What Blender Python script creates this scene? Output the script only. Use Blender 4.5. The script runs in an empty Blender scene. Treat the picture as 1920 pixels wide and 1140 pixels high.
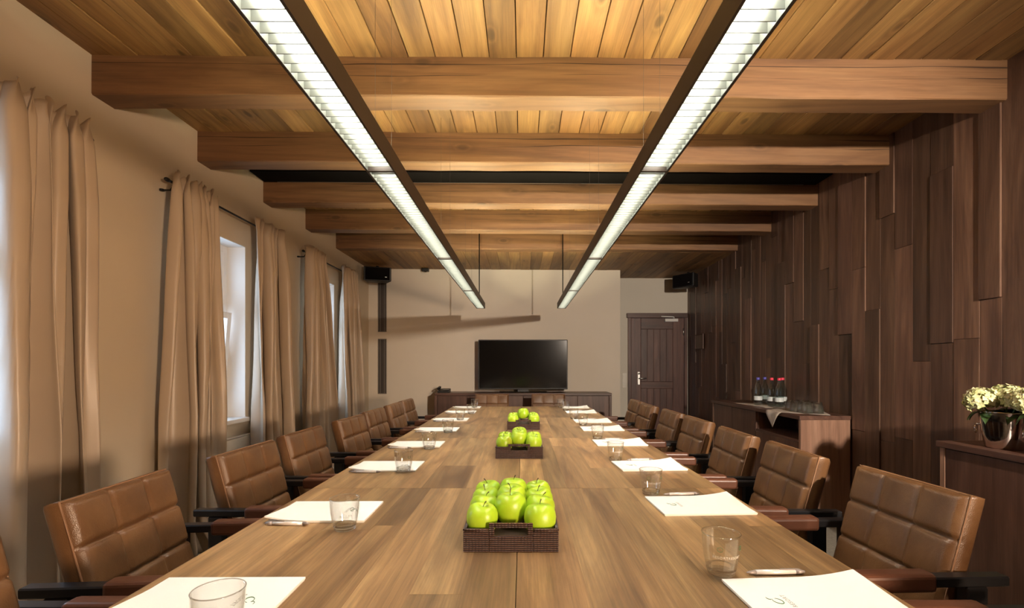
import bpy, bmesh, math, random
from mathutils import Vector, Matrix, Euler
random.seed(7)
R = math.radians
PI = math.pi
scene = bpy.context.scene
COL = scene.collection

# ------------------------------------------------------------------ camera
F_PX, VPX, VPY, CAM_Z = 907.0, 980.0, 686.0, 1.225
cam_data = bpy.data.cameras.new('camera')
cam = bpy.data.objects.new('camera', cam_data)
COL.objects.link(cam)
cam.location = (0, 0, CAM_Z)
cam.rotation_euler = (R(90), 0, 0)
cam_data.sensor_width = 36.0
cam_data.lens = F_PX / 1920 * 36
cam_data.shift_x = -(VPX - 960) / 1920
cam_data.shift_y = (VPY - 570) / 1920
cam_data.clip_start = 0.02
scene.camera = cam

# ------------------------------------------------------------------ world: overcast daylight outside the windows
world = bpy.data.worlds.new('daylight')
scene.world = world
world.use_nodes = True
wb = world.node_tree.nodes['Background']
wb.inputs[0].default_value = (0.62, 0.78, 1.0, 1)
wb.inputs[1].default_value = 5.5

# ------------------------------------------------------------------ the warm spot lamp behind the camera that throws the shadows to the far left
def add_light(kind, name, loc, energy, color, **kw):
    d = bpy.data.lights.new(name, kind)
    d.energy = energy
    d.color = color
    for k, v in kw.items():
        setattr(d, k, v)
    o = bpy.data.objects.new(name, d)
    COL.objects.link(o)
    o.location = loc
    return o

key = add_light('SPOT', 'spot_lamp', (1.85, -0.55, 2.08), 900, (1.0, 0.84, 0.68), spot_size=R(62), spot_blend=0.75, shadow_soft_size=0.05)
key.rotation_euler = (Vector((1.35, 6.5, 1.15)) - key.location).to_track_quat('-Z', 'Y').to_euler()
# unseen warm spot further back, guessed from the warm tint of the window wall
warm = add_light('SPOT', 'warm_spot', (1.95, -1.3, 1.20), 520, (1.0, 0.68, 0.44), spot_size=R(66), spot_blend=0.75, shadow_soft_size=0.18)
warm.rotation_euler = (Vector((-2.2, 3.5, 0.72)) - warm.location).to_track_quat('-Z', 'Y').to_euler()
plank_wall_fill = add_light('POINT', 'plank_wall_fill', (2.05, -0.45, 1.78), 28, (1.0, 0.72, 0.50), shadow_soft_size=0.08)  # unseen point light added to brighten the near end of the plank wall

UP_L, DOWN_L = 150.0, 56.0            # radiance of the pendant lights, upward and downward

scene.view_settings.view_transform = 'Standard'
scene.view_settings.look = 'None'
scene.view_settings.exposure = 0.18
scene.view_settings.gamma = 1.0
scene.view_settings.use_curve_mapping = False
scene.cycles.use_denoising = True
scene.cycles.max_bounces = 10
scene.cycles.transparent_max_bounces = 24
scene.cycles.sample_clamp_indirect = 6.0
scene.cycles.caustics_reflective = False
scene.cycles.caustics_refractive = False

# ------------------------------------------------------------------ materials
class NT:
    def __init__(self, name):
        self.m = bpy.data.materials.new(name)
        self.m.use_nodes = True
        self.t = self.m.node_tree
        self.t.nodes.clear()
        self.out = self.n('ShaderNodeOutputMaterial')

    def n(self, typ, **kw):
        x = self.t.nodes.new(typ)
        for k, v in kw.items():
            setattr(x, k, v)
        return x

    def l(self, a, b):
        self.t.links.new(a, b)

    def mix(self, fac, a, b, blend='MIX'):
        x = self.n('ShaderNodeMix', data_type='RGBA', blend_type=blend)
        for sock, v in ((x.inputs[0], fac), (x.inputs[6], a), (x.inputs[7], b)):
            if hasattr(v, 'links'):
                self.l(v, sock)
            elif isinstance(v, (int, float)):
                sock.default_value = v
            else:
                sock.default_value = (*v, 1)
        return x.outputs[2]

    def math(self, op, a, b=0.0, c=None, clamp=False):
        x = self.n('ShaderNodeMath', operation=op, use_clamp=clamp)
        for i, v in enumerate((a, b) if c is None else (a, b, c)):
            if hasattr(v, 'links'):
                self.l(v, x.inputs[i])
            else:
                x.inputs[i].default_value = v
        return x.outputs[0]

    def ramp(self, fac, stops):
        x = self.n('ShaderNodeValToRGB')
        e = x.color_ramp.elements
        while len(e) < len(stops):
            e.new(0.5)
        for i, (p, c) in enumerate(stops):
            e[i].position = p
            e[i].color = (*c, 1) if not isinstance(c, (int, float)) else (c, c, c, 1)
        self.l(fac, x.inputs[0])
        return x.outputs[0]

    def noise(self, vec, scale, detail=4, rough=0.55, dist=0.0):
        x = self.n('ShaderNodeTexNoise')
        x.inputs['Scale'].default_value = scale
        x.inputs['Detail'].default_value = detail
        x.inputs['Roughness'].default_value = rough
        x.inputs['Distortion'].default_value = dist
        if vec is not None:
            self.l(vec, x.inputs['Vector'])
        return x.outputs['Fac']

    def coords(self, rnd=True):
        """object coordinates, shifted by the object's own random number so that copies differ"""
        tc = self.n('ShaderNodeTexCoord')
        if not rnd:
            return tc.outputs['Object'], None
        oi = self.n('ShaderNodeObjectInfo')
        sc = self.n('ShaderNodeVectorMath', operation='SCALE')
        sc.inputs[0].default_value = (17.3, 31.7, 23.9)
        self.l(oi.outputs['Random'], sc.inputs[3])
        ad = self.n('ShaderNodeVectorMath', operation='ADD')
        self.l(tc.outputs['Object'], ad.inputs[0])
        self.l(sc.outputs[0], ad.inputs[1])
        return ad.outputs[0], oi.outputs['Random']

    def scaled(self, vec, s):
        x = self.n('ShaderNodeVectorMath', operation='MULTIPLY')
        self.l(vec, x.inputs[0])
        x.inputs[1].default_value = s
        return x.outputs[0]

    def principled(self, color, rough=0.5, metallic=0.0, bump=None, bump_s=0.2, bump_d=0.002, **kw):
        p = self.n('ShaderNodeBsdfPrincipled')
        for k, v in (('Base Color', color), ('Roughness', rough), ('Metallic', metallic)):
            if hasattr(v, 'links'):
                self.l(v, p.inputs[k])
            elif isinstance(v, (int, float)):
                p.inputs[k].default_value = v
            else:
                p.inputs[k].default_value = (*v, 1)
        for k, v in kw.items():
            p.inputs[k.replace('_', ' ')].default_value = v
        if bump is not None:
            b = self.n('ShaderNodeBump')
            b.inputs['Strength'].default_value = bump_s
            b.inputs['Distance'].default_value = bump_d
            self.l(bump, b.inputs['Height'])
            self.l(b.outputs[0], p.inputs['Normal'])
        return p

    def done(self, shader):
        self.l(shader.outputs[0], self.out.inputs[0])
        return self.m


def axis_scale(axis, along, across):
    return tuple(along if i == axis else across for i in range(3))


def wood(name, dark, mid, light, axis, rough=0.5, figure=6.0, vary=0.25, knots=0.0, crack=0.0, fine=0.35, along=0.12, hue=None, bump_s=0.25):
    k = NT(name)
    v, rnd = k.coords()
    big = k.noise(k.scaled(v, axis_scale(axis, figure * along, figure)), 1.0, 5, 0.6, 0.9)
    col = k.ramp(big, [(0.30, dark), (0.5, mid), (0.72, light)])
    grain = k.noise(k.scaled(v, axis_scale(axis, 3.0, 150)), 1.0, 6, 0.7, 0.3)
    g = k.ramp(grain, [(0.32, 1.0 - fine), (0.62, 1.0 + 0.0)])
    col = k.mix(1.0, col, g, 'MULTIPLY')
    rings = k.n('ShaderNodeTexWave', wave_type='BANDS', bands_direction='DIAGONAL')
    rings.inputs['Scale'].default_value = 1.0
    rings.inputs['Distortion'].default_value = 7.0
    rings.inputs['Detail'].default_value = 2.0
    rings.inputs['Detail Scale'].default_value = 0.7
    k.l(k.scaled(v, axis_scale(axis, 0.5, 9.0)), rings.inputs['Vector'])
    rg = k.ramp(rings.outputs['Fac'], [(0.0, 0.80), (0.5, 1.0)])
    col = k.mix(0.7, col, rg, 'MULTIPLY')
    if knots:
        vo = k.n('ShaderNodeTexVoronoi')
        vo.inputs['Scale'].default_value = 1.0
        k.l(k.scaled(v, axis_scale(axis, 2.4, 5.5)), vo.inputs['Vector'])
        kn = k.ramp(vo.outputs['Distance'], [(0.0, 0.22), (0.08, 0.30), (0.14, 0.95), (0.19, 0.72), (0.32, 1.0)])
        col = k.mix(knots, col, kn, 'MULTIPLY')
    if crack:
        # drying checks: long thin dark lines that wander slowly along the timber
        sx = k.n('ShaderNodeSeparateXYZ'); k.l(v, sx.inputs[0])
        so = k.n('ShaderNodeSeparateXYZ'); k.l(k.coords(False)[0], so.inputs[0])
        for q, (amp, off) in enumerate(((0.05, 0.055), (0.07, 0.0))):
            wv = k.n('ShaderNodeCombineXYZ')
            k.l(k.math('MULTIPLY', sx.outputs[axis], 0.7), wv.inputs[0])
            wv.inputs[1].default_value = 3.7 * q
            wn = k.noise(wv.outputs[0], 1.0, 4, 0.45)
            line = k.math('ABSOLUTE', k.math('SUBTRACT', so.outputs[2], k.math('MULTIPLY_ADD', k.math('SUBTRACT', wn, 0.5), amp, off)))
            wid = k.math('MULTIPLY', k.noise(k.scaled(v, axis_scale(axis, 1.3, 0.01)), 1.0, 2), 0.013)
            wid = k.math('SUBTRACT', wid, 0.0042 + 0.0016 * q)
            ck = k.math('LESS_THAN', line, wid)
            col = k.mix(k.math('MULTIPLY', ck, crack), col, k.mix(1.0, col, (0.22, 0.2, 0.2), 'MULTIPLY'))
    val = k.math('MULTIPLY_ADD', rnd, 2 * vary, 1.0 - vary)
    vx = k.n('ShaderNodeVectorMath', operation='SCALE')
    k.l(col, vx.inputs[0])
    k.l(val, vx.inputs[3])
    col = vx.outputs[0]
    if hue:
        r2 = k.math('FRACT', k.math('MULTIPLY', rnd, 7.31))
        col = k.mix(k.math('MULTIPLY', r2, 0.55), col, k.mix(1.0, col, hue, 'MULTIPLY'))
    rr = k.math('MULTIPLY_ADD', grain, 0.22, rough - 0.11)
    return k.done(k.principled(col, rr, bump=grain, bump_s=bump_s, bump_d=0.0015))


M = {}
M['ceiling_pine'] = wood('ceiling_pine', (0.15, 0.072, 0.027), (0.28, 0.150, 0.054), (0.41, 0.245, 0.092), 1, 0.55, 5.0, 0.32, 0.75, 0.0, 0.30, hue=(1.0, 0.86, 0.72))
M['beam_pine'] = wood('beam_pine', (0.125, 0.058, 0.026), (0.205, 0.102, 0.044), (0.28, 0.150, 0.066), 0, 0.6, 4.0, 0.08, 0.6, 0.9, 0.22)
M['wall_plank'] = wood('wall_plank', (0.075, 0.038, 0.027), (0.145, 0.077, 0.053), (0.23, 0.130, 0.088), 2, 0.42, 8.0, 0.38, 0.0, 0.0, 0.35, hue=(0.95, 1.02, 0.85), bump_s=0.4)
M['table_oak'] = wood('table_oak', (0.175, 0.092, 0.042), (0.335, 0.190, 0.084), (0.50, 0.305, 0.138), 1, 0.40, 9.0, 0.26, 0.2, 0.0, 0.40, hue=(0.86, 0.98, 1.02))
M['cabinet_x'] = wood('cabinet_walnut_x', (0.070, 0.032, 0.022), (0.115, 0.056, 0.038), (0.165, 0.085, 0.058), 0, 0.4, 6.0, 0.10, 0.0, 0.0, 0.3)
M['cabinet_y'] = wood('cabinet_walnut_y', (0.070, 0.032, 0.022), (0.115, 0.056, 0.038), (0.165, 0.085, 0.058), 1, 0.4, 6.0, 0.08, 0.0, 0.0, 0.3)
M['cabinet_z'] = wood('cabinet_walnut_z', (0.070, 0.032, 0.022), (0.115, 0.056, 0.038), (0.165, 0.085, 0.058), 2, 0.4, 6.0, 0.10, 0.0, 0.0, 0.3)
M['cabinet_end'] = wood('cabinet_end_lit_z', (0.20, 0.105, 0.070), (0.31, 0.175, 0.118), (0.40, 0.24, 0.165), 2, 0.4, 6.0, 0.06, 0.0, 0.0, 0.25)  # walnut lightened on the ends: the spot lamp's light put into the colour
M['door_wood'] = wood('door_wood', (0.045, 0.017, 0.013), (0.10, 0.041, 0.031), (0.175, 0.082, 0.060), 2, 0.45, 9.0, 0.22, 0.3, 0.0, 0.4)
M['door_wood_x'] = wood('door_wood_x', (0.045, 0.017, 0.013), (0.09, 0.037, 0.028), (0.14, 0.064, 0.047), 0, 0.45, 9.0, 0.1, 0.0, 0.0, 0.4)


def plain(name, color, rough=0.5, metallic=0.0, var=0.08, scale=8.0, bump_s=0.1, bump_scale=180.0, bump_d=0.001, **kw):
    k = NT(name)
    v, rnd = k.coords()
    n1 = k.noise(v, scale, 4)
    c = k.mix(1.0, color, k.ramp(n1, [(0.3, 1 - var), (0.7, 1.0 + 0.0)]), 'MULTIPLY')
    return k.done(k.principled(c, rough, metallic, bump=k.noise(v, bump_scale, 3), bump_s=bump_s, bump_d=bump_d, **kw))


M['plaster'] = plain('plaster', (0.66, 0.575, 0.445), 0.85, var=0.05, scale=2.0, bump_s=0.25, bump_scale=60)
M['plaster_cool'] = plain('plaster_white', (0.66, 0.62, 0.54), 0.85, var=0.04, scale=2.0, bump_s=0.2, bump_scale=60)
M['plaster_back'] = plain('plaster_back', (0.68, 0.615, 0.52), 0.85, var=0.05, scale=2.0, bump_s=0.25, bump_scale=60)
M['reveal_white'] = plain('reveal_white', (0.80, 0.79, 0.76), 0.7, var=0.03)
M['window_white'] = plain('window_white', (0.82, 0.83, 0.83), 0.35, var=0.02)
M['carpet'] = plain('carpet', (0.24, 0.225, 0.19), 0.95, var=0.35, scale=60, bump_s=0.6, bump_scale=400, bump_d=0.004)
M['black_metal'] = plain('black_metal', (0.012, 0.012, 0.014), 0.38, 0.3)
M['black_plastic'] = plain('black_plastic', (0.012, 0.012, 0.012), 0.45)
M['bronze'] = plain('bronze_housing', (0.035, 0.024, 0.017), 0.5, 0.2)
M['steel'] = plain('steel', (0.72, 0.70, 0.67), 0.25, 1.0, var=0.04)
M['satin_steel'] = plain('satin_steel', (0.62, 0.62, 0.60), 0.38, 1.0, var=0.04)
M['silver_paint'] = plain('silver_paint', (0.70, 0.70, 0.69), 0.4, 0.0, var=0.03)
M['louver'] = plain('louver_aluminium', (0.105, 0.11, 0.095), 0.35, 0.3, var=0.05)
M['paper'] = plain('paper', (0.90, 0.89, 0.84), 0.75, var=0.02, bump_s=0.03)
M['page_edge'] = plain('page_edge', (0.70, 0.66, 0.58), 0.8, var=0.15, scale=300)
M['ink_green'] = plain('ink_green', (0.055, 0.16, 0.07), 0.6)
M['ink_grey'] = plain('ink_grey', (0.33, 0.34, 0.32), 0.6)
M['pen_white'] = plain('pen_white', (0.72, 0.70, 0.69), 0.25, 0.2, var=0.02)
M['pen_grey'] = plain('pen_grey', (0.30, 0.27, 0.26), 0.35, 0.3)
M['stem'] = plain('apple_stem', (0.045, 0.030, 0.012), 0.7)
M['leaf'] = plain('leaf_green', (0.030, 0.070, 0.018), 0.45, var=0.4, scale=30)
M['stalk'] = plain('stalk_green', (0.10, 0.18, 0.05), 0.6)
M['napkin'] = plain('napkin_cloth', (0.52, 0.46, 0.40), 0.9, var=0.1, scale=20, bump_s=0.4, bump_scale=600)
M['cap_blue'] = plain('cap_blue', (0.10, 0.09, 0.45), 0.4)
M['cap_red'] = plain('cap_red', (0.80, 0.05, 0.10), 0.4)
M['label_white'] = plain('bottle_label', (0.62, 0.68, 0.70), 0.5, var=0.2, scale=60)
M['radiator'] = plain('radiator_white', (0.66, 0.62, 0.54), 0.5)
M['switch'] = plain('switch_cream', (0.70, 0.66, 0.58), 0.4)
M['notice'] = plain('notice_paper', (0.26, 0.20, 0.155), 0.6, var=0.25, scale=20)
M['vent_dark'] = plain('vent_dark', (0.055, 0.045, 0.040), 0.6)
M['vent_bar'] = plain('vent_bar', (0.19, 0.175, 0.16), 0.5, 0.2)
M['slot_black'] = plain('slot_black', (0.006, 0.005, 0.005), 0.8, Specular_IOR_Level=0.05)
M['tray_inside'] = plain('tray_inside', (0.045, 0.022, 0.013), 0.7)


def mat_leather():
    k = NT('brown_leather')
    v, rnd = k.coords()
    n1 = k.noise(v, 7.0, 5, 0.6, 0.4)
    c = k.ramp(n1, [(0.28, (0.100, 0.047, 0.020)), (0.55, (0.150, 0.074, 0.031)), (0.80, (0.205, 0.108, 0.045))])
    val = k.math('MULTIPLY_ADD', rnd, 0.24, 0.88)
    vx = k.n('ShaderNodeVectorMath', operation='SCALE')
    k.l(c, vx.inputs[0]); k.l(val, vx.inputs[3])
    vo = k.n('ShaderNodeTexVoronoi'); vo.inputs['Scale'].default_value = 420
    k.l(v, vo.inputs['Vector'])
    wr = k.noise(v, 22, 4, 0.6, 1.2)
    h = k.math('MULTIPLY_ADD', vo.outputs['Distance'], 0.35, wr)
    r = k.math('MULTIPLY_ADD', n1, 0.22, 0.22)
    return k.done(k.principled(vx.outputs[0], r, bump=h, bump_s=0.35, bump_d=0.003))


M['leather'] = mat_leather()
M['leather_sleeve'] = plain('sleeve_leather', (0.12, 0.045, 0.024), 0.4, var=0.2, scale=30, bump_s=0.2, bump_scale=300)
M['stitch'] = plain('stitch_thread', (0.24, 0.12, 0.055), 0.6)


def mat_curtain():
    k = NT('curtain_satin')
    v, rnd = k.coords(False)
    weave = k.noise(k.scaled(v, (60, 60, 700)), 1.0, 3)
    c = k.mix(k.noise(v, 3.0, 3), (0.50, 0.405, 0.305), (0.62, 0.515, 0.40))
    p = k.principled(c, 0.36, bump=weave, bump_s=0.10, bump_d=0.001, Sheen_Weight=0.1)
    tr = k.n('ShaderNodeBsdfTranslucent')
    tr.inputs[0].default_value = (0.55, 0.40, 0.26, 1)
    mx = k.n('ShaderNodeMixShader')
    mx.inputs[0].default_value = 0.12
    k.l(p.outputs[0], mx.inputs[1]); k.l(tr.outputs[0], mx.inputs[2])
    return k.done(mx)


M['curtain'] = mat_curtain()


def mat_apple():
    k = NT('green_apple_skin')
    v, rnd = k.coords()
    tc = k.n('ShaderNodeTexCoord')
    n1 = k.noise(v, 9.0, 3)
    c = k.ramp(n1, [(0.3, (0.29, 0.48, 0.014)), (0.6, (0.40, 0.60, 0.026)), (0.85, (0.50, 0.64, 0.05))])
    blush = k.ramp(k.noise(v, 11.0, 2), [(0.60, 0.0), (0.80, 0.55)])
    c = k.mix(blush, c, (0.48, 0.30, 0.05))
    vo = k.n('ShaderNodeTexVoronoi'); vo.inputs['Scale'].default_value = 130
    k.l(v, vo.inputs['Vector'])
    dots = k.ramp(vo.outputs['Distance'], [(0.0, 0.35), (0.12, 0.3), (0.18, 0.0)])
    c = k.mix(dots, c, (0.55, 0.65, 0.16))
    return k.done(k.principled(c, 0.34, bump=n1, bump_s=0.05, Subsurface_Weight=0.06))


M['apple'] = mat_apple()


def mat_rattan():
    k = NT('dark_rattan')
    tc = k.n('ShaderNodeTexCoord')
    v = tc.outputs['Object']
    def wave(direction, scale, dist):
        w = k.n('ShaderNodeTexWave', wave_type='BANDS', bands_direction=direction)
        w.inputs['Scale'].default_value = scale
        w.inputs['Distortion'].default_value = dist
        k.l(v, w.inputs['Vector'])
        return w.outputs['Fac']
    hz = wave('Z', 62, 0.6)
    vx = k.math('MAXIMUM', wave('X', 38, 2.0), wave('Y', 38, 2.0))
    h = k.math('MULTIPLY', hz, k.math('MULTIPLY_ADD', vx, 0.7, 0.3))
    c = k.ramp(h, [(0.05, (0.012, 0.005, 0.004)), (0.4, (0.055, 0.024, 0.015)), (0.9, (0.13, 0.065, 0.040))])
    return k.done(k.principled(c, 0.45, bump=h, bump_s=0.9, bump_d=0.004))


M['rattan'] = mat_rattan()


def thin_glass(name, tint, edge=0.6, base_refl=0.05, rough=0.02):
    """thin sheet of glass: clear when seen face on, reflecting more at a slant"""
    k = NT(name)
    lw = k.n('ShaderNodeLayerWeight'); lw.inputs[0].default_value = 0.35
    tr = k.n('ShaderNodeBsdfTransparent'); tr.inputs[0].default_value = (*tint, 1)
    gl = k.n('ShaderNodeBsdfGlossy'); gl.inputs['Roughness'].default_value = rough
    gl.inputs[0].default_value = (0.95, 0.97, 0.96, 1)
    f = k.math('MULTIPLY_ADD', k.math('POWER', lw.outputs['Facing'], 2.2), edge, base_refl, clamp=True)
    mx = k.n('ShaderNodeMixShader')
    k.l(f, mx.inputs[0]); k.l(tr.outputs[0], mx.inputs[1]); k.l(gl.outputs[0], mx.inputs[2])
    return k.done(mx)


M['glass_wall'] = thin_glass('tumbler_glass', (0.988, 0.992, 0.988), 0.95, 0.06)
M['pane'] = thin_glass('window_pane', (0.95, 0.97, 0.98), 0.6, 0.04)
M['bottle_glass'] = thin_glass('bottle_glass', (0.74, 0.80, 0.79), 0.75, 0.06)
M['silver'] = plain('polished_silver', (0.80, 0.72, 0.68), 0.12, 1.0, var=0.04)


def mat_solid_glass():
    """thick clear glass: refraction and bright reflections, with part of the light passing straight on"""
    k = NT('thick_glass')
    g = k.n('ShaderNodeBsdfGlass')
    g.inputs[0].default_value = (0.98, 0.99, 0.98, 1)
    g.inputs['Roughness'].default_value = 0.0
    g.inputs['IOR'].default_value = 1.48
    tr = k.n('ShaderNodeBsdfTransparent')
    tr.inputs[0].default_value = (0.97, 0.98, 0.97, 1)
    mx = k.n('ShaderNodeMixShader'); mx.inputs[0].default_value = 0.5
    k.l(tr.outputs[0], mx.inputs[1]); k.l(g.outputs[0], mx.inputs[2])
    return k.done(mx)


M['glass_solid'] = mat_solid_glass()


def mat_etch():
    k = NT('etched_white')
    p = k.principled((0.85, 0.85, 0.82), 0.8)
    tr = k.n('ShaderNodeBsdfTransparent')
    mx = k.n('ShaderNodeMixShader'); mx.inputs[0].default_value = 0.45
    k.l(tr.outputs[0], mx.inputs[1]); k.l(p.outputs[0], mx.inputs[2])
    return k.done(mx)


M['etch'] = mat_etch()


def mat_screen():
    k = NT('screen_black')
    v, _ = k.coords(False)
    n1 = k.noise(v, 2.0, 2)
    c = k.ramp(n1, [(0.3, (0.0035, 0.0035, 0.004)), (0.7, (0.005, 0.005, 0.0055))])
    return k.done(k.principled(c, 0.12))


M['screen'] = mat_screen()


def mat_emit(name, color, strength):
    k = NT(name)
    e = k.n('ShaderNodeEmission')
    e.inputs[0].default_value = (*color, 1)
    e.inputs[1].default_value = strength
    return k.done(e)


M['lamp_down'] = mat_emit('lamp_down', (1.0, 0.96, 0.84), DOWN_L)
M['lamp_up'] = mat_emit('lamp_up', (1.0, 0.90, 0.56), UP_L)


def mat_petal():
    k = NT('hydrangea_petal')
    v, _ = k.coords()
    n1 = k.noise(v, 26, 3)
    c = k.ramp(n1, [(0.3, (0.36, 0.42, 0.12)), (0.5, (0.66, 0.66, 0.36)), (0.75, (0.80, 0.76, 0.56))])
    return k.done(k.principled(c, 0.6, Subsurface_Weight=0.05))


M['petal'] = mat_petal()

# ------------------------------------------------------------------ mesh helpers
class MB:
    def __init__(self):
        self.v, self.f, self.s = [], [], []

    def add(self, vs, fs, smooth=False):
        o = len(self.v)
        self.v += [tuple(p) for p in vs]
        self.f += [tuple(i + o for i in q) for q in fs]
        self.s += [smooth] * len(fs)
        return self

    def box(self, x0, x1, y0, y1, z0, z1):
        vs = [(x, y, z) for z in (z0, z1) for y in (y0, y1) for x in (x0, x1)]
        return self.add(vs, [(0, 2, 3, 1), (4, 5, 7, 6), (0, 1, 5, 4), (2, 6, 7, 3), (0, 4, 6, 2), (1, 3, 7, 5)])

    def prism(self, poly, axis, a0, a1):
        """polygon in the plane normal to axis, extruded from a0 to a1"""
        n = len(poly)
        def pt(p, a):
            q = list(p); q.insert(axis, a); return q
        vs = [pt(p, a0) for p in poly] + [pt(p, a1) for p in poly]
        fs = [tuple(range(n))[::-1], tuple(range(n, 2 * n))] + [(i, (i + 1) % n, n + (i + 1) % n, n + i) for i in range(n)]
        return self.add(vs, fs)

    def tube(self, pts, r, n=8, closed=False, caps=True):
        pts = [Vector(p) for p in pts]
        rs = r if isinstance(r, (list, tuple)) else [r] * len(pts)
        vs, fs = [], []
        m = len(pts)
        for i, p in enumerate(pts):
            if closed:
                d = pts[(i + 1) % m] - pts[i - 1]
            else:
                d = pts[min(i + 1, m - 1)] - pts[max(i - 1, 0)]
            d.normalize()
            ref = Vector((0, 0, 1)) if abs(d.z) < 0.95 else Vector((1, 0, 0))
            a = d.cross(ref).normalized(); b = a.cross(d).normalized()
            for j in range(n):
                t = 2 * PI * j / n
                vs.append(p + (a * math.cos(t) + b * math.sin(t)) * rs[i])
        for i in range(m if closed else m - 1):
            for j in range(n):
                k = (i + 1) % m
                fs.append((i * n + j, i * n + (j + 1) % n, k * n + (j + 1) % n, k * n + j))
        if caps and not closed:
            fs.append(tuple(range(n))[::-1]); fs.append(tuple(range((m - 1) * n, m * n)))
        return self.add(vs, fs, True)

    def lathe(self, prof, n=24, c=(0, 0, 0), fn=None):
        """profile of (radius, z) turned about z; radius 0 closes it"""
        vs, fs, rows = [], [], []
        for r, z in prof:
            if r < 1e-6:
                rows.append([len(vs)]); vs.append((c[0], c[1], c[2] + z))
            else:
                row = []
                for j in range(n):
                    t = 2 * PI * j / n
                    rr = r * (fn(t, z) if fn else 1)
                    row.append(len(vs)); vs.append((c[0] + rr * math.cos(t), c[1] + rr * math.sin(t), c[2] + z))
                rows.append(row)
        for a, b in zip(rows, rows[1:]):
            for j in range(n):
                q = [a[j % len(a)], a[(j + 1) % len(a)], b[(j + 1) % len(b)], b[j % len(b)]]
                q = list(dict.fromkeys(q))
                if len(q) > 2:
                    fs.append(tuple(q))
        return self.add(vs, fs, True)

    def mesh(self, name):
        me = bpy.data.meshes.new(name)
        me.from_pydata(self.v, [], self.f)
        me.polygons.foreach_set('use_smooth', self.s)
        me.update()
        bm = bmesh.new(); bm.from_mesh(me)
        bmesh.ops.recalc_face_normals(bm, faces=bm.faces)
        bm.to_mesh(me); bm.free()
        return me

    def build(self, name, mat, parent=None, bevel=0.0, seg=2, loc=None, rot=None):
        return link(name, self.mesh(name), mat, parent, bevel, seg, loc, rot)


def link(name, me, mat, parent=None, bevel=0.0, seg=2, loc=None, rot=None):
    if mat is not None and not me.materials:
        me.materials.append(M[mat] if isinstance(mat, str) else mat)
    o = bpy.data.objects.new(name, me)
    COL.objects.link(o)
    if parent: o.parent = parent
    if loc is not None: o.location = loc
    if rot is not None: o.rotation_euler = rot
    if bevel:
        b = o.modifiers.new('bevel', 'BEVEL'); b.width = bevel; b.segments = seg; b.limit_method = 'ANGLE'
    return o


def tag(o, label=None, cat=None, group=None, kind=None):
    if label: o['label'] = label
    if cat: o['category'] = cat
    if group: o['group'] = group
    if kind: o['kind'] = kind
    return o


def empty(name, loc=(0, 0, 0), rz=0.0):
    o = bpy.data.objects.new(name, None)
    o.empty_display_size = 0.1
    COL.objects.link(o); o.location = loc; o.rotation_euler = (0, 0, rz)
    return o


KIDS = {}
def copy_tree(o, parent=None):
    c = o.copy(); COL.objects.link(c)
    if parent: c.parent = parent
    for ch in o.children: copy_tree(ch, c)
    return c


def box(name, mat, parent, x0, x1, y0, y1, z0, z1, bevel=0.0, seg=2):
    """a box whose origin is its centre, so that its material runs in its own coordinates"""
    c = ((x0 + x1) / 2, (y0 + y1) / 2, (z0 + z1) / 2)
    return MB().box(x0 - c[0], x1 - c[0], y0 - c[1], y1 - c[1], z0 - c[2], z1 - c[2]).build(name, mat, parent, bevel, seg, loc=c)


# ------------------------------------------------------------------ room shell
XL = -2.29                     # left wall face
YB, YD, YR = 7.19, 7.83, -2.3  # far wall, recessed door wall, wall behind the camera
XR0, XRS = 2.53, 0.018         # panelled wall: x = XR0 + XRS*y
def xr(y): return XR0 + XRS * y
XS = 1.45                      # where the far wall steps back to the door
ZTOP = 3.05

tag(MB().box(-2.7, 3.0, YR - 0.2, YD + 0.2, -0.1, 0.0).build('floor', 'carpet'), 'grey-beige carpet floor under the conference table', 'floor', kind='structure')

WINS = [(1.32, 2.12), (3.20, 4.00), (5.08, 5.88)]
WZ0, WZ1 = 0.80, 2.21
b = MB()
ys = [YR] + [y for w in WINS for y in w] + [YB + 0.2]
for i in range(0, len(ys), 2):
    b.box(XL - 0.30, XL, ys[i], ys[i + 1], 0, ZTOP)
for y0, y1 in WINS:
    b.box(XL - 0.30, XL, y0, y1, 0, WZ0)
    b.box(XL - 0.30, XL, y0, y1, WZ1, ZTOP)
tag(b.build('wall_left', 'plaster'), 'cream plastered wall with three curtained windows', 'wall', kind='structure')

b = MB().box(XL, XS, YB, YB + 0.2, 0, ZTOP).box(XS - 0.2, XS, YB + 0.2, YD + 0.1, 0, ZTOP)
tag(b.build('wall_back', 'plaster_back'), 'pale plastered far wall behind the television', 'wall', kind='structure')
b = MB().box(XS, 1.70, YD, YD + 0.2, 0, ZTOP).box(1.70, 2.66, YD, YD + 0.2, 2.055, ZTOP).box(2.66, 2.95, YD, YD + 0.2, 0, ZTOP)
tag(b.build('wall_recess', 'plaster_cool'), 'pale recessed wall around the dark door', 'wall', kind='structure')
tag(MB().box(-2.6, 3.0, YR - 0.2, YR, 0, ZTOP).build('wall_front', 'plaster'), 'cream plastered wall facing the television', 'wall', kind='structure')

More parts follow.
